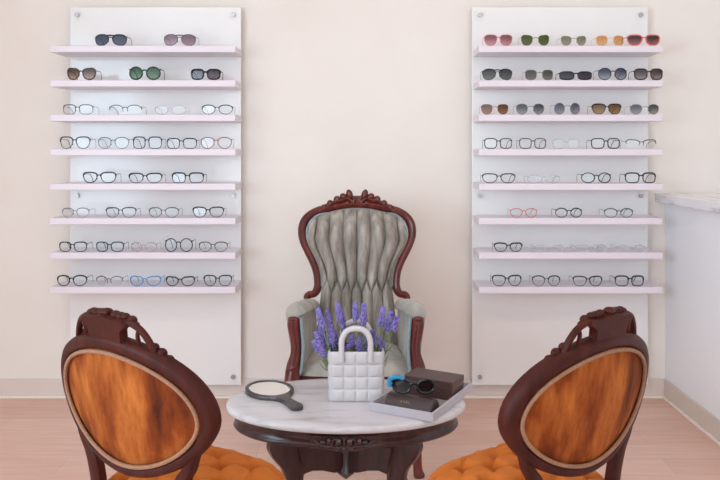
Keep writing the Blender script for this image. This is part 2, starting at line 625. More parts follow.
RIGHT = [
    [(485, 512, 10.5, 'wayfarer', '#c8737a', ('#8d5560', '#d7a0a0'), 'pink sunglasses with rose lenses', dict(rim=.002)),
     (522, 549, 10, 'cat', '#7d7a3e', ('#4b5a24', '#6c7440'), 'rimless olive green sunglasses', dict(rim=.001)),
     (562, 586, 9, 'cat', '#a59a86', ('#83806f', '#aaa594'), 'rimless taupe sunglasses', dict(rim=.001)),
     (597, 624, 9.5, 'square', '#e8b37e', ('#dd9f66', '#ecc08e'), 'peach tinted sunglasses', dict(rim=.0013)),
     (628, 660, 10.5, 'wayfarer', '#d8635f', ('#4b3134', '#a57a78'), 'coral red framed sunglasses', dict(rim=.003))],
    [(483, 512, 10.5, 'aviator', '#2b2b2c', ('#454545', '#777776'), 'black aviator sunglasses', dict(rim=.002, brow=.6)),
     (526, 553, 9.5, 'square', '#76726a', ('#565651', '#8a8a84'), 'thin rimmed grey square sunglasses', dict(rim=.0014, brow=.3)),
     (560, 592, 8.2, 'narrow', '#22202a', ('#37343f', '#5a5664'), 'narrow black sunglasses', dict(rim=.0034)),
     (599, 627, 11.5, 'round', '#2a2b3a', ('#4d5066', '#b4b8c6'), 'round sunglasses with blue-grey gradient lenses', dict(rim=.0022, brow=.3)),
     (635, 663, 11, 'square', '#2d2226', ('#4a3c42', '#9c8f92'), 'dark plum square sunglasses', dict(rim=.003))],
    [(482, 508, 9.5, 'wayfarer', '#7a4526', ('#6a3d22', '#a86e47'), 'rimless amber brown sunglasses', dict(rim=.0014)),
     (517, 544, 10, 'panto', '#6c6d70', ('#505256', '#a8aaad'), 'rimless grey gradient sunglasses', dict(rim=.0012)),
     (555, 580, 11, 'round', '#7b7c85', ('#63656f', '#a4a6b0'), 'round grey sunglasses', dict(rim=.0013)),
     (593, 621, 10, 'wayfarer', '#33231a', ('#7a5428', '#b88e58'), 'tortoiseshell browline sunglasses with amber lenses', dict(rim=.0022, brow=.7)),
     (631, 659, 9.5, 'panto', '#8a7f7c', ('#55565c', '#a5a4a6'), 'rimless smoky grey sunglasses', dict(rim=.0012))],
    [(485, 512, 10, 'rect', '#4b3a34', CL, 'brown rectangular eyeglasses', dict(rim=.0024)),
     (520, 546, 10, 'rect', '#4c443a', CL, 'olive brown rectangular eyeglasses', dict(rim=.0022)),
     (553, 579, 9, 'rect', 'c#d0cccf', CL, 'clear eyeglasses with a dark temple', dict(rim=.0016, temple='#55534f', yaw=-.25)),
     (592, 620, 10, 'rect', '#2b2827', CL, 'black rectangular eyeglasses', dict(rim=.0025)),
     (627, 656, 8.5, 'cat', '#5a504e', CL, 'half-rim eyeglasses with black corners', dict(rim=.0016, half=True, temple='#1c191a', brow=.5))],
    [(483, 515, 9, 'wayfarer', '#3a2e33', CL, 'dark plum eyeglasses', dict(rim=.0021, brow=.4)),
     (528, 560, 7.5, 'oval', 'c#d6d4d6', CL, 'clear eyeglasses with black temple tips', dict(rim=.0014, temple='#3c3a3c')),
     (582, 611, 10, 'round', '#1f1d21', CL, 'round black eyeglasses', dict(rim=.0024)),
     (626, 656, 10, 'rect', '#221d20', CL, 'black square-cornered eyeglasses', dict(rim=.0027, brow=.3))],
    [(511, 537, 8.5, 'panto', '#cc6660', CL, 'coral red eyeglasses', dict(rim=.0018, brow=.2)),
     (556, 582, 9, 'round', '#2a282c', CL, 'black eyeglasses with rounded lenses', dict(rim=.0022, brow=.3)),
     (605, 633, 8.5, 'oval', '#3e4c50', CL, 'grey teal eyeglasses', dict(rim=.0018, brow=.5))],
    [(495, 522, 8.5, 'wayfarer', '#1e1c20', CL, 'black wayfarer eyeglasses', dict(rim=.0024, brow=.5)),
     (535, 564, 6, 'oval', 'c#d4d0d4', CL, 'faint clear eyeglasses', dict(rim=.0013)),
     (576, 606, 6, 'narrow', 'c#c8ccd0', CL, 'clear eyeglasses with blue-black temples', dict(rim=.0014, temple='#47555f')),
     (617, 645, 6, 'oval', 'c#d6d2d6', CL, 'faint clear eyeglasses', dict(rim=.0013))],
    [(493, 521, 10.5, 'wayfarer', '#24201f', CL, 'black wayfarer eyeglasses', dict(rim=.0022, brow=.5)),
     (533, 560, 10, 'panto', '#2c2a2c', CL, 'black panto eyeglasses', dict(rim=.0018, brow=.6)),
     (574, 602, 9.5, 'wayfarer', '#3d2724', CL, 'brown wayfarer eyeglasses', dict(rim=.0021, brow=.5)),
     (616, 644, 10, 'rect', '#1e2122', CL, 'bold black rectangular eyeglasses', dict(rim=.0026, brow=.4))],
]
SG = 201.4
for side, rows in (('left', LEFT), ('right', RIGHT)):
    for i, row in enumerate(rows):
        for j, (p0, p1, hp, shape, fr, ln, desc, kw) in enumerate(row):
            kw = dict(kw)
            sun = ln != CL
            W, Hh = (p1 - p0 + 1.0) / SG, (hp + .9) / SG
            lens = lens_mat(CL) if not sun else lens_mat(*ln)
            if sun and kw.get('rim', .0026) < .0016:
                kw['gap'] = .22
            kw['rim'] = kw.get('rim', .0026) * 1.1
            lbl = '%s, %s from left, %s shelf, %s display' % (desc, NTH[j], ORD[i], side)
            make_glasses('sunglasses' if sun else 'eyeglasses', lbl, 'sunglasses' if sun else 'glasses', 'eyewear on the %s display' % side,
                         (((p0 + p1) / 2 - VX) / SG, F / SG, SHELF_TOP[i] + .0006), W, Hh, shape, fr, lens, **kw)

# ------------------------------------------------------------------ armchair
AX, AYB = -.037, F / 252.0
ac = thing('armchair', 'carved mahogany armchair with grey channel-tufted velvet, against the back wall', 'armchair', (AX, 3.30, 0))


def aw(px, py):
    """point of the armchair's back plane seen at this pixel, in chair-local space"""
    y = 3.55
    for _ in range(12):
        s = F / y
        z = H - (py - VY) / s
        y = 3.44 + (z - .45) * .22
    s = F / y
    return ((px - 357.0) / s, y - 3.30, H - (py - VY) / s)


half = [(47.5, 300), (50.5, 297.5), (48, 294.5), (43.5, 294), (40, 290), (38.8, 283), (40, 272), (43.5, 262), (48.5, 252), (53, 242), (55, 233), (54, 224), (49, 216.5), (41, 211.5), (31, 208.5), (20, 206), (10, 204.6), (0, 204.2)]
hp = [aw(357 + x, y) for x, y in half]
path = smooth_path([(-x, y, z) for x, y, z in hp] + [(x, y, z) for x, y, z in hp[-2::-1]], 4)
n_ = len(path)
rad = [.0235 * min(1, .62 + 1.6 * min(i, n_ - 1 - i) / n_ * 2) for i in range(n_)]
mb = MB().tube(path, rad, 10, flat=(1, .8))
mb.tube([(x * 1.0, y - .013, z + .0) for x, y, z in path], .008, 6)
mb.build('back_frame', M['arm_wood'], ac)

ctr = smooth_path([(x, y, z) for x, y, z in hp[5:]], 6)      # right half, neck to top
zt = max(p[2] for p in ctr)
tab = sorted([(p[2], p[0]) for p in ctr])
zb, zlow = tab[0][0], .42


def half_w(z):
    if z <= zb:
        return tab[0][1] - .018 + (zb - z) * .10
    return max(.0, interp(tab, z) - .018)


def yplane(z):
    return 3.44 + (z - .45) * .22 - 3.30


ZT = zt - .017


def back_pt(i, j):
    u = -1 + 2 * i
    v = j
    # top edge follows the frame: blend of z along u
    ztop = ZT - .0 * abs(u)
    z = zlow + (ztop - zlow) * v
    # rows bend down towards the sides near the top so the sheet fills the outline
    wtop = .15
    k = max(0, (v - .62) / .38)
    z2 = z - k * k * (.060 * abs(u) ** 2.2)
    w = half_w(min(z2, ZT - .004))
    if k > 0:
        w = max(w, 0)
        ww = .195 * (1 - k) + .155 * k
        w = min(max(w, .02), ww + .06)
        wk = half_w(ZT - .055)
        w = w * (1 - k * k) + wk * (k * k)
    x = u * w
    # channels
    c = u * 3.6
    z1, z0 = .715, .655
    if z2 >= z1:
        d = abs(c - round(c))
    elif z2 <= z0:
        d = abs((c - .5) - round(c - .5))
    else:
        t = (z1 - z2) / (z1 - z0) * .5
        d = min(abs((c - t) - round(c - t)), abs((c + t) - round(c + t)))
    q = min(1, d * 2)
    puff = math.sqrt(max(0, 1 - (1 - q) ** 2))
    edge = (1 - min(1, abs(u)) ** 6)
    top = min(1, (1 - v) * 8) ** .5
    dep = .012 + .046 * puff * (.35 + .65 * edge) * (.3 + .7 * top) + .03 * edge * top
    lean = .05 * max(0, (.62 - z2)) / .2
    return (x, yplane(z2) + .012 - dep - lean * .4, z2)


MB().grid(back_pt, 132, 90).build('backrest', M['grey_velvet'], ac, angle=80)
# plain back of the upholstery
mb = MB()
ol = [(p[0], p[1] + .02, p[2]) for p in smooth_path(hp[4:], 3)]
ring = [(-x, y, z) for x, y, z in ol] + [(x, y, z) for x, y, z in reversed(ol[:-1])]
mb.loft([ring, [(x * .9, y + .02, .9 * (z - .8) + .8) for x, y, z in ring]])
mb.build('back_lining', M['grey_arm'], ac)
inner = smooth_path([(x * .925 - .004 if x > .03 else x * .9, y - .012, z - (.021 if x < .17 else .012)) for x, y, z in hp[5:]], 4)
cord = [(-x, y, z) for x, y, z in inner] + [(x, y, z) for x, y, z in inner[-2::-1]]
MB().tube(cord, .0055, 8).build('piping', M['teal_cord'], ac)

# carved crest
mb = MB()


def crest(px, py, dy=0):
    p = Vector(aw(px, py))
    p.y += dy
    return p


cp = [(-37, 211), (-30, 207), (-20, 202.5), (-10, 199.5), (0, 199), (10, 199.5), (20, 202.5), (30, 207), (37, 211)]
mb.tube(smooth_path([tuple(crest(357 + x, y)) for x, y in cp], 4), .016, 8, flat=(1.1, 1))
for sx in (-1, 1):
    for x, y, rx, rz, tilt in ((7.5, 194.5, .020, .026, .3), (13.5, 196.5, .020, .019, .9), (20, 199, .021, .016, 1.0), (27, 203, .020, .015, .9), (33, 207, .018, .014, .8), (36.5, 210.5, .015, .012, .4), (3.0, 200.5, .016, .016, 0), (10, 203, .022, .013, .5), (22, 205.5, .02, .010, .6)):
        rot = Matrix.Rotation(sx * tilt, 3, 'Y')
        mb.blob(crest(357 + sx * x, y, -.012), (rx * .8, .017, rz), 10, 7, rot, .22, 5)
    # scrolling leaf veins
    mb.tube(smooth_path([tuple(crest(357 + sx * x, y, -.024)) for x, y in ((3, 203), (9, 198), (15, 200), (22, 201), (29, 206), (35, 210))], 4), .005, 6)
mb.blob(crest(357, 201, -.015), (.013, .016, .018), 10, 7, None, .2, 6)
mb.build('carved_crest', M['arm_wood'], ac)

# seat
sy0, sy1 = 3.03 - 3.30, 3.47 - 3.30


def seat_pt(i, j):
    u, v = -1 + 2 * i, j
    w = .185 + (1 - v) * .045
    y = sy0 + (sy1 - sy0) * v - .02 * (1 - u * u) * (1 - v)
    e = (1 - abs(u) ** 4) * (1 - abs(2 * v - 1) ** 6)
    return (u * w, y, .40 + .055 * e ** .5)


mb = MB().grid(seat_pt, 28, 24)
mb.build('seat', M['grey_arm'], ac)
mb = MB()
mb.loft([[(-.225, sy0 + .005, z), (.225, sy0 + .005, z), (.19, sy1 + .02, z), (-.19, sy1 + .02, z)] for z in (.31, .405)])
mb.build('seat_rail', M['arm_wood'], ac, smooth=False, bevel=.006)

# arms: rolled upholstered sides
for sd in (-1, 1):
    secs = []
    N = 26
    for k in range(N + 1):
        t = k / N                      # 0 front, 1 back
        y = (3.035 - 3.30) + t * (3.50 - 3.035)
        xin = .214 - .036 * t
        xout = .266 - .03 * t
        ztop = .688 - .075 * t + .006 * math.sin(t * PI)
        pl = .0045 * abs(math.sin(t * PI * 9)) if t < .55 else .0015      # gathered pleats over the roll
        zb_ = .40
        sec = []
        for a in range(17):
            th = PI * a / 16           # over the roll from inside to outside
            rx = (xout - xin) / 2 + .008 + .006 * math.exp(-t * 8)
            cxm = (xin + xout) / 2
            sec.append((cxm - math.cos(th) * (rx + pl), y, ztop - .04 + math.sin(th) * (.040 + pl)))
        sec = [(xin - .006, y, zb_)] + [(xin + .002 + .002 * q, y, zb_ + (ztop - .05 - zb_) * q / 4) for q in range(1, 5)] + sec
        sec += [(xout - .004, y, zb_ + .12), (xout - .012, y, zb_)]
        secs.append([(sd * x, yy, z) for x, yy, z in sec])
    MB().loft(secs).build('armrest', M['grey_arm'], ac, angle=60)
    # wooden arm post running into the front leg
    pts = [(.243, .632, .021), (.246, .605, .023), (.243, .575, .021), (.237, .53, .018), (.238, .49, .019), (.246, .45, .024), (.250, .41, .027), (.250, .36, .029), (.252, .30, .028), (.250, .22, .022), (.244, .12, .017), (.246, .04, .016), (.252, .012, .020), (.252, .0, .018)]
    pp = smooth_path([(x, z, r) for x, z, r in pts], 4)
    yb = sy0 - .012
    secs = []
    for x, z, r in pp:
        yy = yb - (.02 * math.exp(-((z - .33) / .08) ** 2)) + .0
        sec = []
        for q in range(20):
            th = 2 * PI * q / 20
            g = 1 + .10 * math.cos(3 * th + PI / 2 * 3) if z > .40 else 1
            sec.append((sd * (x + r * 1.12 * math.cos(th) * g), yy + r * .85 * math.sin(th) * g, z))
        secs.append(sec)
    MB().loft(secs).build('front_leg', M['arm_wood'], ac, angle=70)
    mb = MB()
    for dx in (-.010, .004):
        mb.tube(smooth_path([(sd * (x + dx), yb - r * .82, z) for x, z, r in pts[:6]], 4), .0055, 6)
    mb.blob((sd * .247, yb - .012, .632), (.022, .014, .010), 10, 6)
    mb.blob((sd * .252, yb - .016, .437), (.018, .014, .014), 10, 6)
    mb.build('carved_moulding', M['arm_wood'], ac)
    MB().tube(smooth_path([(sd * .217, yb - .004, .636), (sd * .213, yb - .006, .59), (sd * .208, yb - .006, .52), (sd * .214, yb - .006, .44), (sd * .222, yb - .004, .41)], 5), .007, 8).build('arm_piping', M['teal_cord'], ac)
    # rear legs
    secs = []
    for z, y, r in ((.42, .17, .020), (.30, .18, .019), (.15, .21, .016), (0, .255, .014)):
        secs.append([(sd * (.165 + r * math.cos(2 * PI * q / 10)), y + r * math.sin(2 * PI * q / 10), z) for q in range(10)])
    MB().loft(secs).build('rear_leg', M['arm_wood'], ac)

# ------------------------------------------------------------------ table
TX, TY, TZ = -.061, F / 312.0, .50
TA, TB = .3815, .242
tb = thing('coffee_table', 'oval dark wood table with white marble top, in front of the armchair', 'table', (TX, TY, 0))


def ell(a, c, z, n=72):
    return [(a * math.cos(2 * PI * i / n), c * math.sin(2 * PI * i / n), z) for i in range(n)]


mb = MB()
mb.loft([ell(TA - d, TB - d, z) for d, z in ((.012, .4765), (.004, .478), (.0, .483), (.0, .490), (.003, .496), (.010, .4995), (.03, .5), (.15, .5))])
mb.build('marble_top', M['marble'], tb, angle=60)
mb = MB()
mb.loft([ell(TA - d, TB - d, z) for d, z in ((.10, .476), (.022, .476), (.022, .470), (.028, .466), (.028, .440), (.024, .437), (.022, .431), (.026, .425), (.06, .424), (.10, .43))])
mb.build('apron', M['table_wood'], tb, angle=60)
# carved centre ornament on the apron front
mb = MB()
ya = lambda x: -(TB - .028) * math.sqrt(max(0, 1 - (x / (TA - .028)) ** 2))
for sd in (-1, 1):
    for x, z, rx, rz in ((.016, .448, .014, .014), (.044, .450, .011, .012), (.062, .447, .013, .008)):
        mb.blob((sd * x, ya(x) - .004, z), (rx, .010, rz), 12, 7, None, .2, 5)
    mb.tube(smooth_path([(sd * x, ya(x) - .007, z) for x, z in ((.004, .436), (.022, .430), (.036, .440), (.030, .455), (.018, .456))], 5), .0045, 6)
    mb.tube(smooth_path([(sd * x, ya(x) - .006, z) for x, z in ((.03, .436), (.055, .434), (.075, .441), (.088, .452))], 5), .004, 6)
mb.blob((0, ya(0) - .006, .428), (.012, .010, .010), 10, 6, None, .2, 5)
xs = [-.1, -.06, -.03, 0, .03, .06, .1]
mb.loft([[(x, ya(x) - .003, z), (x, ya(x) + .01, z), (x, ya(x) + .01, .426 if abs(x) > .05 else .420), (x, ya(x) - .003, .426 if abs(x) > .05 else .420)] for x in xs for z in (.463,)])
mb.build('carved_ornament', M['table_wood'], tb)
MB().lathe([(.012, .43), (.05, .43), (.052, .415), (.038, .405), (.024, .395), (.022, .36), (.022, .30), (.028, .285), (.031, .272), (.022, .262), (.012, .254), (.004, .247)], 20).build('centre_column', M['table_wood'], tb)
for ax, ay in ((-1, -1), (1, -1), (-1, 1), (1, 1)):
    d = Vector((ax * .19, ay * .125, 0))
    u = d.normalized()
    w = Vector((-u.y, u.x, 0))
    prof = smooth_path([(.215, .432, .055), (.225, .40, .05), (.215, .365, .042), (.195, .325, .032), (.19, .28, .028), (.205, .21, .026), (.24, .13, .024), (.285, .06, .022), (.31, .028, .026), (.315, .012, .02), (.315, 0, .016)], 4)
    secs = []
    for r, z, hw in prof:
        th = .020
        secs.append([u * (r + a) + w * c + Vector((0, 0, z)) for a, c in ((-hw, -th * .6), (-hw * .75, -th), (hw * .75, -th), (hw, -th * .6), (hw, th * .6), (hw * .75, th), (-hw * .75, th), (-hw, th * .6))])
    lg = MB().loft(secs).build('leg', M['table_wood'], tb, angle=50)
    secs = []
    for r, zt_, zb_ in ((.015, .40, .275), (.05, .385, .280), (.09, .378, .296), (.13, .38, .305), (.17, .39, .300), (.20, .41, .285)):
        secs.append([u * r + w * c + Vector((0, 0, z)) for c, z in ((-.013, zt_), (.013, zt_), (.013, zb_), (-.013, zb_))])
    MB().loft(secs).build('brace', M['table_wood'], tb, smooth=False, bevel=.004)

# ------------------------------------------------------------------ hand mirror on the table
hm_c = Vector((-.316, F / 302.5, TZ + .0008))
vx = Vector((.112, -.18, 0)).normalized()
hm = thing('hand_mirror', 'oval hand mirror with charcoal frame and handle lying on the marble table', 'mirror', hm_c, math.atan2(vx.y, vx.x))
A, B = .094, .077
n = 56
outline = []
for i in range(n):
    t = 2 * PI * i / n
    outline.append((A * math.cos(t), B * math.sin(t)))
for i, (x, y) in enumerate(outline):       # draw the handle out of the rim
    a = math.atan2(y, x)
hand = smooth_path([(.088, .032), (.105, .021), (.125, .015), (.15, .014), (.18, .017), (.203, .019), (.215, .013), (.219, 0)], 5)
rimpts = [(x, y) for x, y in outline if math.atan2(abs(y), x) > .42]
rimpts.sort(key=lambda p: math.atan2(p[1], p[0]) % (2 * PI))
full = [(x, -y) for x, y in hand][::1] + [(x, y) for x, y in reversed(hand[:-1])] + rimpts
mb = MB()
secs = []
for z, k in ((0, .0015), (.002, 0), (.011, 0), (.0135, .002)):
    secs.append([(x * (1 - k / .09), y * (1 - k / .07), z) for x, y in full])
# frame ring (open where the glass sits) + handle
idx_full = full
inn = []
for x, y in full:
    a = math.atan2(y / B, x / A)
    inn.append(((A - .012) * math.cos(a), (B - .012) * math.sin(a)))
secs.append([(x, y, .0135) for x, y in inn])
secs.append([(x, y, .010) for x, y in inn])
mb.loft(secs)
mb.build('mirror_frame', M['mirror_frame'], hm, angle=50)
mb = MB()
mb.loft([[((A - .0125) * math.cos(2 * PI * i / 48), (B - .0125) * math.sin(2 * PI * i / 48), z) for i in range(48)] for z in (.0102, .0112)])
mb.build('mirror_glass', M['mirror'], hm)

# ------------------------------------------------------------------ white bag
BW, BD, BH = .178, .095, .156
bg = thing('tote_bag', 'small white quilted tote bag with two arched handles holding lavender', 'bag', ((356 - VX) / 315, F / 315 + BD / 2, TZ + .0005))


def bag_pt(i, j):
    rc = .012
    wx, wy = BW / 2 - rc, BD / 2 - rc
    per = [(2 * wx, 'f'), (PI * rc / 2, 'c0'), (2 * wy, 'r'), (PI * rc / 2, 'c1'), (2 * wx, 'b'), (PI * rc / 2, 'c2'), (2 * wy, 'l'), (PI * rc / 2, 'c3')]
    tot = sum(p[0] for p in per)
    s = (i % 1.0) * tot
    q = 0
    for q, (ln_, nm) in enumerate(per):
        if s <= ln_ + 1e-9:
            break
        s -= ln_
    f = s / ln_
    corner = {1: (wx, -wy, -PI / 2), 3: (wx, wy, 0), 5: (-wx, wy, PI / 2), 7: (-wx, -wy, PI)}
    if q == 0:
        p, nr, cells = (-wx + s, -wy - rc), (0, -1), 4
    elif q == 2:
        p, nr, cells = (wx + rc, -wy + s), (1, 0), 2
    elif q == 4:
        p, nr, cells = (wx - s, wy + rc), (0, 1), 4
    elif q == 6:
        p, nr, cells = (-wx - rc, wy - s), (-1, 0), 2
    else:
        cx_, cy_, a0 = corner[q]
        a = a0 + f * PI / 2
        nr = (math.cos(a), math.sin(a))
        p, cells = (cx_ + rc * nr[0], cy_ + rc * nr[1]), 0
    rows = 4
    vz = j * rows
    pv = abs(math.sin(PI * vz)) ** .35
    pu = abs(math.sin(PI * f * cells)) ** .35 if cells else .3
    off = .0055 * pu * pv - .002
    k = 1 - .03 * (1 - j)
    return ((p[0] + nr[0] * off) * k, (p[1] + nr[1] * off) * k, BH * j)


mb = MB().grid(bag_pt, 150, 56)
n0 = 151
# inner lining and floor
rim = [bag_pt(i / 150, 1.0) for i in range(150)]
mb.loft([[(x, y, z) for x, y, z in rim], [(x * .97, y * .95, z + .002) for x, y, z in rim], [(x * .94, y * .90, z) for x, y, z in rim], [(x * .92, y * .88, .02) for x, y, z in rim]], cap=False)
bt = [bag_pt(i / 150, 0.0) for i in range(150)]
mb.add(bt, [tuple(range(150))])
mb.build('bag_body', M['bag'], bg, angle=60)
for yy in (-BD / 2 - .004, BD / 2 + .004):
    hpth = smooth_path([(-.046, yy, BH - .028), (-.046, yy, BH + .005), (-.045, yy, BH + .040), (-.034, yy, BH + .064), (-.014, yy, BH + .076), (.014, yy, BH + .076), (.034, yy, BH + .064), (.045, yy, BH + .040), (.046, yy, BH + .005), (.046, yy, BH - .028)], 5)
    MB().tube(hpth, .0095, 10).build('handle', M['bag'], bg)

# ------------------------------------------------------------------ lavender
lv = thing('lavender_bouquet', 'bunch of purple lavender standing in the white tote bag', 'flowers', (bg.location.x, bg.location.y, TZ + .03))


def sprig_mesh(L_, spike, k):
    rnd = random.Random(k)
    st = MB()
    bend = rnd.uniform(-.012, .012)
    st.tube(smooth_path([(0, 0, 0), (bend, 0, L_ * .5), (bend * .3, 0, L_)], 5), .0016, 5)
    for q in range(4):
        z = L_ * rnd.uniform(.2, .62)
        a = rnd.uniform(0, 2 * PI)
        st.tube([(bend * .6, 0, z), (bend * .6 + .010 * math.cos(a), .010 * math.sin(a), z + .018), (bend * .6 + .015 * math.cos(a), .015 * math.sin(a), z + .040)], [.0022, .0026, .0006], 4)
    fl = MB()
    rows = 9
    for r in range(rows):
        z = L_ - spike + spike * r / (rows - 1)
        rad = .0085 * (1 - .55 * (r / rows) ** 2) * rnd.uniform(.8, 1.15)
        m_ = 5
        for q in range(m_):
            a = 2 * PI * (q + .5 * (r % 2)) / m_ + rnd.uniform(-.3, .3)
            c = (bend * .3 + rad * math.cos(a), rad * math.sin(a), z + rnd.uniform(-.003, .003))
            fl.blob(c, (.0040, .0040, .0058), 5, 4)
    return st, fl


protos = []
for k in range(6):
    protos.append(sprig_mesh(.20 + .012 * (k % 3), .040 + .008 * (k % 2), k))
pos = []
rnd = random.Random(3)
# upper spikes (pixel targets of the spike tips), lower mass
tips = [(318, 310), (327, 312), (338, 305), (341, 311), (355, 303), (364, 305), (383, 309), (391, 312), (397, 318),
        (316, 333), (322, 338), (329, 334), (335, 332), (341, 338), (352, 336), (360, 338), (367, 333), (373, 331), (379, 336), (326, 344), (333, 343), (371, 343), (320, 327), (331, 327), (314, 341), (319, 345), (339, 346), (345, 348), (365, 346), (377, 345), (384, 342), (325, 333), (349, 345), (356, 347)]
made = {}
for q, (px, py) in enumerate(tips):
    dy = rnd.uniform(-.03, .04)
    s = F / (lv.location.y + dy)
    tip = at(px, py, s)
    base = Vector((lv.location.x + max(-.06, min(.06, (tip.x - lv.location.x) * .45)), lv.location.y + dy * .5, TZ + .03))
    v = tip - base
    k = q % 6
    L_ = .20 + .012 * (k % 3)
    rotq = v.to_track_quat('Z', 'Y')
    if k not in made:
        st, fl = protos[k]
        so = st.build('sprig', M['stem'], lv)
        fo = fl.build('flower_spike', M['lav'], so, angle=180)
        made[k] = (so, fo)
        o = so
    else:
        so, fo = made[k]
        o = so.copy()
        col.objects.link(o)
        o.parent = lv
        f2 = fo.copy()
        col.objects.link(f2)
        f2.parent = o
    o.location = base - lv.location
    o.rotation_mode = 'QUATERNION'
    o.rotation_quaternion = rotq
    sc_ = v.length / L_
    o.scale = (1.0, 1.0, sc_)
mb = MB()
for q in range(60):
    a, r = rnd.uniform(0, 2 * PI), rnd.uniform(0, 1) ** .5
    mb.blob((r * .070 * math.cos(a), r * .034 * math.sin(a), .095 + rnd.uniform(0, .035)), (.012, .009, .012), 5, 4)
mb.build('filler_foliage', M['soil'], lv)

# ------------------------------------------------------------------ tray and what lies in it
ux = Vector((math.cos(R(-28)), math.sin(R(-28)), 0))
FLp = Vector((.200, 2.230, 0)) - ux * .212
uy = Vector((-ux.y, ux.x, 0))
TL, TD, TH = .212, .334, .026
ty = thing('tray', 'shallow pale grey rectangular tray overhanging the right edge of the marble table', 'tray', (FLp.x, FLp.y, TZ + .0006), math.atan2(ux.y, ux.x))
wl = .007
mb = MB()
outer = [(0, 0), (TL, 0), (TL, TD), (0, TD)]
innr = [(wl, wl), (TL - wl, wl), (TL - wl, TD - wl), (wl, TD - wl)]
mb.loft([[(x, y, 0) for x, y in outer], [(x, y, TH) for x, y in outer], [(x, y, TH) for x, y in innr], [(x, y, .004) for x, y in innr]])
mb.build('tray_body', M['tray'], ty, smooth=False, bevel=.0012)
MB().box(wl + .0003, TL - wl - .0003, wl + .0003, TD - wl - .0003, .0041, .0055).build('tray_lining', M['tray_in'], ty, smooth=False)
tray_m = Matrix.Translation(ty.location) @ Matrix.Rotation(math.atan2(ux.y, ux.x), 4, 'Z')


def on_tray(x, y, z=.0057):
    return tray_m @ Vector((x, y, z))


tz = math.atan2(ux.y, ux.x)
# lidded box at the back
bx = thing('eyewear_box', 'brown lidded eyewear box at the back of the grey tray', 'box', on_tray(.1165, .234), tz - .01)
MB().box(-.084, .084, -.048, .048, 0, .040).build('box_base', M['brown_box'], bx, smooth=False, bevel=.002)
MB().box(-.0855, .0855, -.0495, .0495, .0402, .060).build('lid', M['brown_box'], bx, smooth=False, bevel=.002)
# leather case at the front
cs = thing('glasses_case', 'dark brown leather glasses case at the front of the grey tray', 'case', on_tray(.115, .060), tz + .03)
secs = []
for x in (-.078, -.074, .074, .078):
    k = .93 if abs(x) > .076 else 1
    secs.append([(x, y * k, .001 + z * k) for y, z in ((-.036, 0), (-.038, .006), (-.030, .019), (-.018, .034), (-.008, .040), (.010, .040), (.022, .034), (.034, .018), (.038, .006), (.036, 0))])
MB().loft(secs).build('case_body', M['brown_case'], cs, angle=30, bevel=.0015)
mb = MB()
nrm = Vector((0, -.78, .62)).normalized()
upv = Vector((0, .62, .78)).normalized()
c0 = Vector((-.010, -.0242, .0272)) + nrm * .0006
strokes = [((-.016, 0), (-.0135, .006)), ((-.011, 0), (-.0135, .006)), ((-.005, 0), (-.005, .006)), ((-.005, .006), (-.002, .003)), ((-.005, .0), (-.002, .003)), ((.003, 0), (.003, .006)), ((.003, .006), (.007, .006)), ((.003, .003), (.006, .003)), ((.003, 0), (.007, 0)), ((.011, .006), (.011, 0)), ((.011, 0), (.015, 0))]
for (a0, b0), (a1, b1) in strokes:
    mb.tube([c0 + Vector((a0, 0, 0)) + upv * (b0 - .003), c0 + Vector((a1, 0, 0)) + upv * (b1 - .003)], .0006, 4)
mb.build('gold_stamp', M['gold'], cs)
# sunglasses leaning between case and box
sg = make_glasses('sunglasses', 'black sunglasses with a turquoise corner resting on top of the dark brown case', 'sunglasses', 'x',
                  on_tray(.118, .070, .0057 + .0415), .136, .050, 'round', '#141418', lens_mat('#5c636a', '#8a9498'), rim=.0045, temple='#141418', tlen=.03, yaw=tz + .42)
del sg['group']
mb = MB()
mb.tube(smooth_path([(-.074, .006, .022), (-.075, .004, .038), (-.066, 0, .050), (-.048, -.003, .055), (-.030, -.003, .050)], 5), .0065, 8, flat=(1, 1.1))
mb.tube(smooth_path([(-.074, .008, .042), (-.076, .020, .042), (-.070, .034, .036)], 5), .005, 8)
tp = mb.build('corner_trim', M['blue'], sg)
tp['label'] = 'turquoise blue corner trim'

# ------------------------------------------------------------------ side chairs
def back_shape(a, bt, bb, tap, n=72, e=2.1):
    out = []
    for i in range(n):
        t = 2 * PI * i / n
        c, s = math.cos(t), math.sin(t)
        x = math.copysign(abs(c) ** (2 / e), c)
        w = math.copysign(abs(s) ** (2 / e), s)
        out.append((a * x * (1 + tap * w), (bt if w > 0 else bb) * w))
    return out


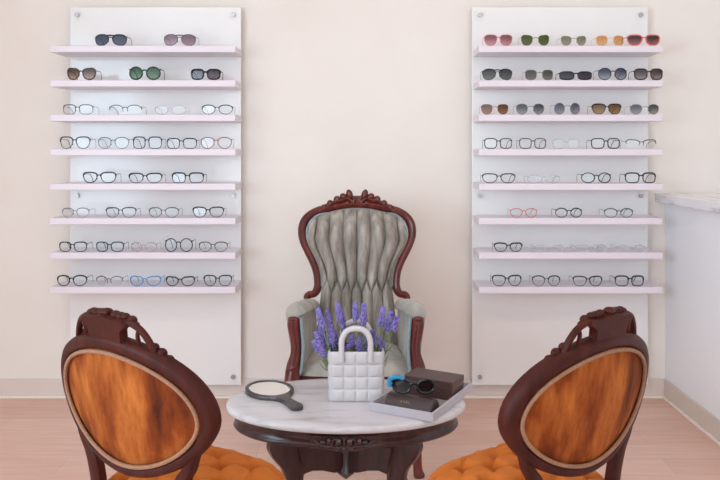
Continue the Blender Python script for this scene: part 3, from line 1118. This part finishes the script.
def make_side_chair(label, loc, rz):
    ch = thing('side_chair', label, 'chair', loc, rz, 'orange velvet side chairs')
    rake, zc, yb, curv = .179, .727, -.235, .748

    def bp(u, d, w):
        d = d + curv * u * u
        return (u, yb - w * math.sin(rake) + d * math.cos(rake), zc + w * math.cos(rake) + d * math.sin(rake))
    I_ = back_shape(.223, .144, .126, .078, e=1.85)
    O_ = []
    n_i = len(I_)
    for q_, (u, w) in enumerate(I_):
        u0, w0 = I_[q_ - 1]
        u1, w1 = I_[(q_ + 1) % n_i]
        nx, nw = w1 - w0, -(u1 - u0)
        l_ = math.hypot(nx, nw)
        nx, nw = nx / l_, nw / l_
        wd = .027 + .005 * max(0, nw) ** 2 - .004 * max(0, -nw) ** 2
        O_.append((u + nx * wd, w + nw * wd))
    secs = []
    for (iu, iw), (ou, ow) in zip(I_, O_):
        sec = []
        for t, d in ((0, .006), (0, -.006), (.10, -.012), (.3, -.0145), (.7, -.0145), (.90, -.011), (1, -.003), (1, .010), (.9, .018), (.5, .022), (.1, .018)):
            sec.append(bp(iu + (ou - iu) * t, d, iw + (ow - iw) * t))
        secs.append(sec)
    MB().loft(secs, closed=True).build('back_frame', M['chair_wood'], ch, angle=50)
    # velvet panels, back and front
    for nm, sgn, mt in (('back_panel', -1, M['orange_back']), ('back_cushion', 1, M['orange_seat'])):
        secs = []
        for k in range(9):
            f = 1 - k / 8.02
            dome = (.008 if sgn < 0 else .03) * (1 - f ** 2.6)
            secs.append([bp(u * f * .995, sgn * (.004 + dome), w * f * .995) for u, w in I_])
        o_ = MB().loft(secs).build(nm, mt, ch)
    gim = [bp(u * .975, -.0125, w * .97) for u, w in I_]
    g = MB().tube(gim, .0046, 8, closed=True).build('gimp_border', M['gimp'], ch)
    # crest
    mb = MB()
    z0, z1 = .158, .216
    plate = [(-.066, z0 - .006), (-.052, z0 + .014), (-.054, z0 + .034), (-.070, z1 - .010), (-.062, z1), (-.036, z1 + .001), (-.014, z1 + .006), (0, z1 + .008), (.014, z1 + .006), (.036, z1 + .001), (.062, z1), (.070, z1 - .010), (.054, z0 + .034), (.052, z0 + .014), (.066, z0 - .006)]
    mb.prism(plate, bp, -.012, .010)
    for sd in (-1, 1):
        arc = smooth_path([(sd * .058, z1 - .007), (sd * .078, z1 - .009), (sd * .100, z1 - .022), (sd * .118, z1 - .048), (sd * .130, z1 - .082)], 5)
        mb.tube([bp(u, .004, w) for u, w in arc], .0075, 8)
        mb.tube([bp(u, .004, w) for u, w in smooth_path([(sd * .094, z1 - .018), (sd * .087, z1 - .036), (sd * .092, z1 - .068)], 4)], .005, 6)
        for u, w, r in ((.118, z0 - .002, .011), (.134, z0 - .014, .013), (.152, z0 - .026, .010), (.067, z1 - .004, .012), (.076, z1 - .014, .009)):
            mb.blob(bp(sd * u, .014, w), (r * 1.1, r * .9, r * .8), 10, 7, None, .15, 5)
        for u, w, r in ((.022, z1 + .004, .012), (.038, z1 + .002, .012), (.052, z1 + .003, .010)):
            mb.blob(bp(sd * u, .012, w), (r * 1.2, r, r * .8), 10, 7, None, .2, 5)
        mb.blob(bp(sd * .02, .016, z0 + .03), (.016, .010, .022), 10, 7, Matrix.Rotation(sd * .5, 3, 'Y'), .2, 5)
    mb.blob(bp(0, .006, z1 + .010), (.013, .014, .009), 10, 7, None, .15, 6)
    mb.build('carved_crest', M['chair_wood'], ch, angle=45)
    # stiles running down into the rear legs
    for sd in (-1, 1):
        top = Vector(bp(sd * .193, .004, -.062))
        mid = Vector(bp(sd * .147, .004, -.150))
        pts = [tuple(top), bp(sd * .173, .004, -.108), tuple(mid), (sd * .140, mid.y + .010, .50), (sd * .138, mid.y + .014, .40), (sd * .137, mid.y + .0, .2), (sd * .142, mid.y - .06, 0)]
        pp = smooth_path(pts, 6)
        secs = []
        for x, y, z in pp:
            hw = interp([(.3, .015), (.40, .0175), (.59, .0175), (.64, .012)], z)
            hd = .0135
            secs.append([(x + a * hw, y + c * hd, z) for a, c in ((-1, -.7), (-.7, -1), (.7, -1), (1, -.7), (1, .7), (.7, 1), (-.7, 1), (-1, .7))])
        MB().loft(secs).build('rear_leg', M['chair_wood'], ch, angle=50)
    ys0, ys1 = -.205, .165
    # seat rail
    def seat_out(k, n=48, grow=0):
        out = []
        for i in range(n):
            t = 2 * PI * i / n
            c, s = math.cos(t), math.sin(t)
            x = math.copysign(abs(c) ** (2 / 3.6), c)
            y = math.copysign(abs(s) ** (2 / 3.6), s)
            out.append((x * (.200 + .016 * y + grow) * k, ((ys0 + ys1) / 2 + y * ((ys1 - ys0) / 2 + grow) * k)))
        return out
    MB().loft([[(x, y, z) for x, y in seat_out(1, grow=g_)] for z, g_ in ((.395, -.012), (.40, -.004), (.455, -.004), (.465, .0))]).build('seat_rail', M['chair_wood'], ch, angle=50)
    # tufted seat
    sx_, sy_ = .108, .098

    def seat_z(x, y, k):
        base = .472 + .066 * (1 - k ** 4) ** .55
        gx, gy = x / sx_, (y + .03) / sy_
        a, c = gx + gy, gx - gy
        best = 9
        for ox in (0, .5):
            ax_ = (gx - ox) - round(gx - ox)
            ay_ = (gy - ox) - round(gy - ox)
            best = min(best, math.hypot(ax_ * sx_, ay_ * sy_))
        cr = min(abs(a - round(a)), abs(c - round(c)))
        dimp = .032 * math.exp(-(best / .017) ** 2) + .008 * math.exp(-(cr / .07) ** 2)
        return base - dimp * min(1, (1 - k) * 6)
    secs = []
    for k_ in range(45):
        k = 1 - k_ / 44.3
        secs.append([(x, y, seat_z(x, y, k)) for x, y in seat_out(k, 112)])
    secs.insert(0, [(x * .99, y, .463) for x, y in seat_out(1, 112)])
    MB().loft(secs).build('seat', M['orange_seat'], ch, angle=80)
    proto = None
    for i in range(-4, 5):
        for j in range(-4, 5):
            for ox in (0, .5):
                x, y = (i + ox) * sx_, (j + ox) * sy_ - .03
                q = max(abs(x) / .18, abs(y + .02) / .16)
                if q < 1:
                    if proto is None:
                        proto = MB().blob((0, 0, 0), (.0075, .0075, .005), 8, 5).build('seat_button', M['orange_seat'], ch)
                        o_ = proto
                    else:
                        o_ = proto.copy()
                        col.objects.link(o_)
                        o_.parent = ch
                    o_.location = (x, y, seat_z(x, y, min(.99, q * .8)) + .004)
    for sd in (-1, 1):
        pts = [(sd * .150, .100, .405), (sd * .162, .117, .31), (sd * .156, .113, .21), (sd * .142, .100, .09), (sd * .150, .113, .02), (sd * .152, .115, 0)]
        rr = [.024, .026, .019, .013, .014, .012]
        pp = smooth_path([(*p, ) for p in pts], 4)
        r2 = [interp([(i / 5, r) for i, r in enumerate(rr)], q / (len(pp) - 1)) for q in range(len(pp))]
        secs = [[(p[0] + r * math.cos(2 * PI * q / 12), p[1] + r * math.sin(2 * PI * q / 12), p[2]) for q in range(12)] for p, r in zip(pp, r2)]
        MB().loft(secs).build('front_leg', M['chair_wood'], ch)
    return ch


def place_chair(label, bx_, by_, yaw):
    """bx_, by_: world position of the centre of the oval back"""
    fwd = Vector((math.sin(yaw), math.cos(yaw), 0))
    org = Vector((bx_, by_, 0)) + fwd * .235
    return make_side_chair(label, org, -yaw)


place_chair('carved walnut side chair with orange velvet, left of the marble table nearest the hand mirror', -.540, 1.670, R(33.4))
place_chair('carved walnut side chair with orange velvet, right of the marble table nearest the tray', .510, 1.679, R(-37.4))

# ------------------------------------------------------------------ light: daylight through the windows
def area(name, loc, rot, sx, sy, power, color):
    l = bpy.data.lights.new(name, 'AREA')
    l.shape = 'RECTANGLE'
    l.size, l.size_y = sx, sy
    l.energy = power
    l.color = color
    o = bpy.data.objects.new(name, l)
    col.objects.link(o)
    o.location = loc
    o.rotation_euler = rot
    return o


for i, (h0, h1, z0, z1) in enumerate(FH):
    area('window_daylight', ((h0 + h1) / 2, YF - .14, (z0 + z1) / 2), (R(90), 0, 0), h1 - h0, z1 - z0, 58 if i == 0 else 34, (.83, .97, 1.05))
h0, h1, z0, z1 = LH[0]
area('window_daylight', (XL - .14, (h0 + h1) / 2, (z0 + z1) / 2), (R(90), 0, R(-90)), h1 - h0, z1 - z0, 122, (.73, .96, 1.14))
# unseen fill lights added below the ceiling, without fixtures, to brighten the display wall
area('added_wall_fill', (-1.0, 1.5, 2.70), (R(35), 0, 0), 1.8, .35, 9, (.95, .97, .97))
area('added_wall_fill', (1.2, 1.5, 2.70), (R(35), 0, 0), 1.8, .35, 11, (1.08, .93, .76))

w = bpy.data.worlds.new('World')
scn.world = w
w.use_nodes = True
w.node_tree.nodes['Background'].inputs[0].default_value = (.75, .9, 1, 1)
w.node_tree.nodes['Background'].inputs[1].default_value = 1.0

# ------------------------------------------------------------------ camera
cam = bpy.data.cameras.new('camera')
co = bpy.data.objects.new('camera', cam)
col.objects.link(co)
co.location = (0, 0, H)
co.rotation_euler = (R(90), 0, 0)
cam.sensor_width = 36
cam.sensor_fit = 'HORIZONTAL'
cam.lens = 36 * F / 720
cam.shift_x = -(VX - 360) / 720
cam.shift_y = -(240 - VY) / 720
cam.clip_start = .05
scn.camera = co

scn.view_settings.view_transform = 'Standard'
scn.view_settings.look = 'None'
scn.view_settings.gamma = 1
scn.view_settings.use_curve_mapping = False
scn.view_settings.exposure = -0.10
scn.cycles.max_bounces = 10
scn.cycles.diffuse_bounces = 6
scn.cycles.transparent_max_bounces = 24
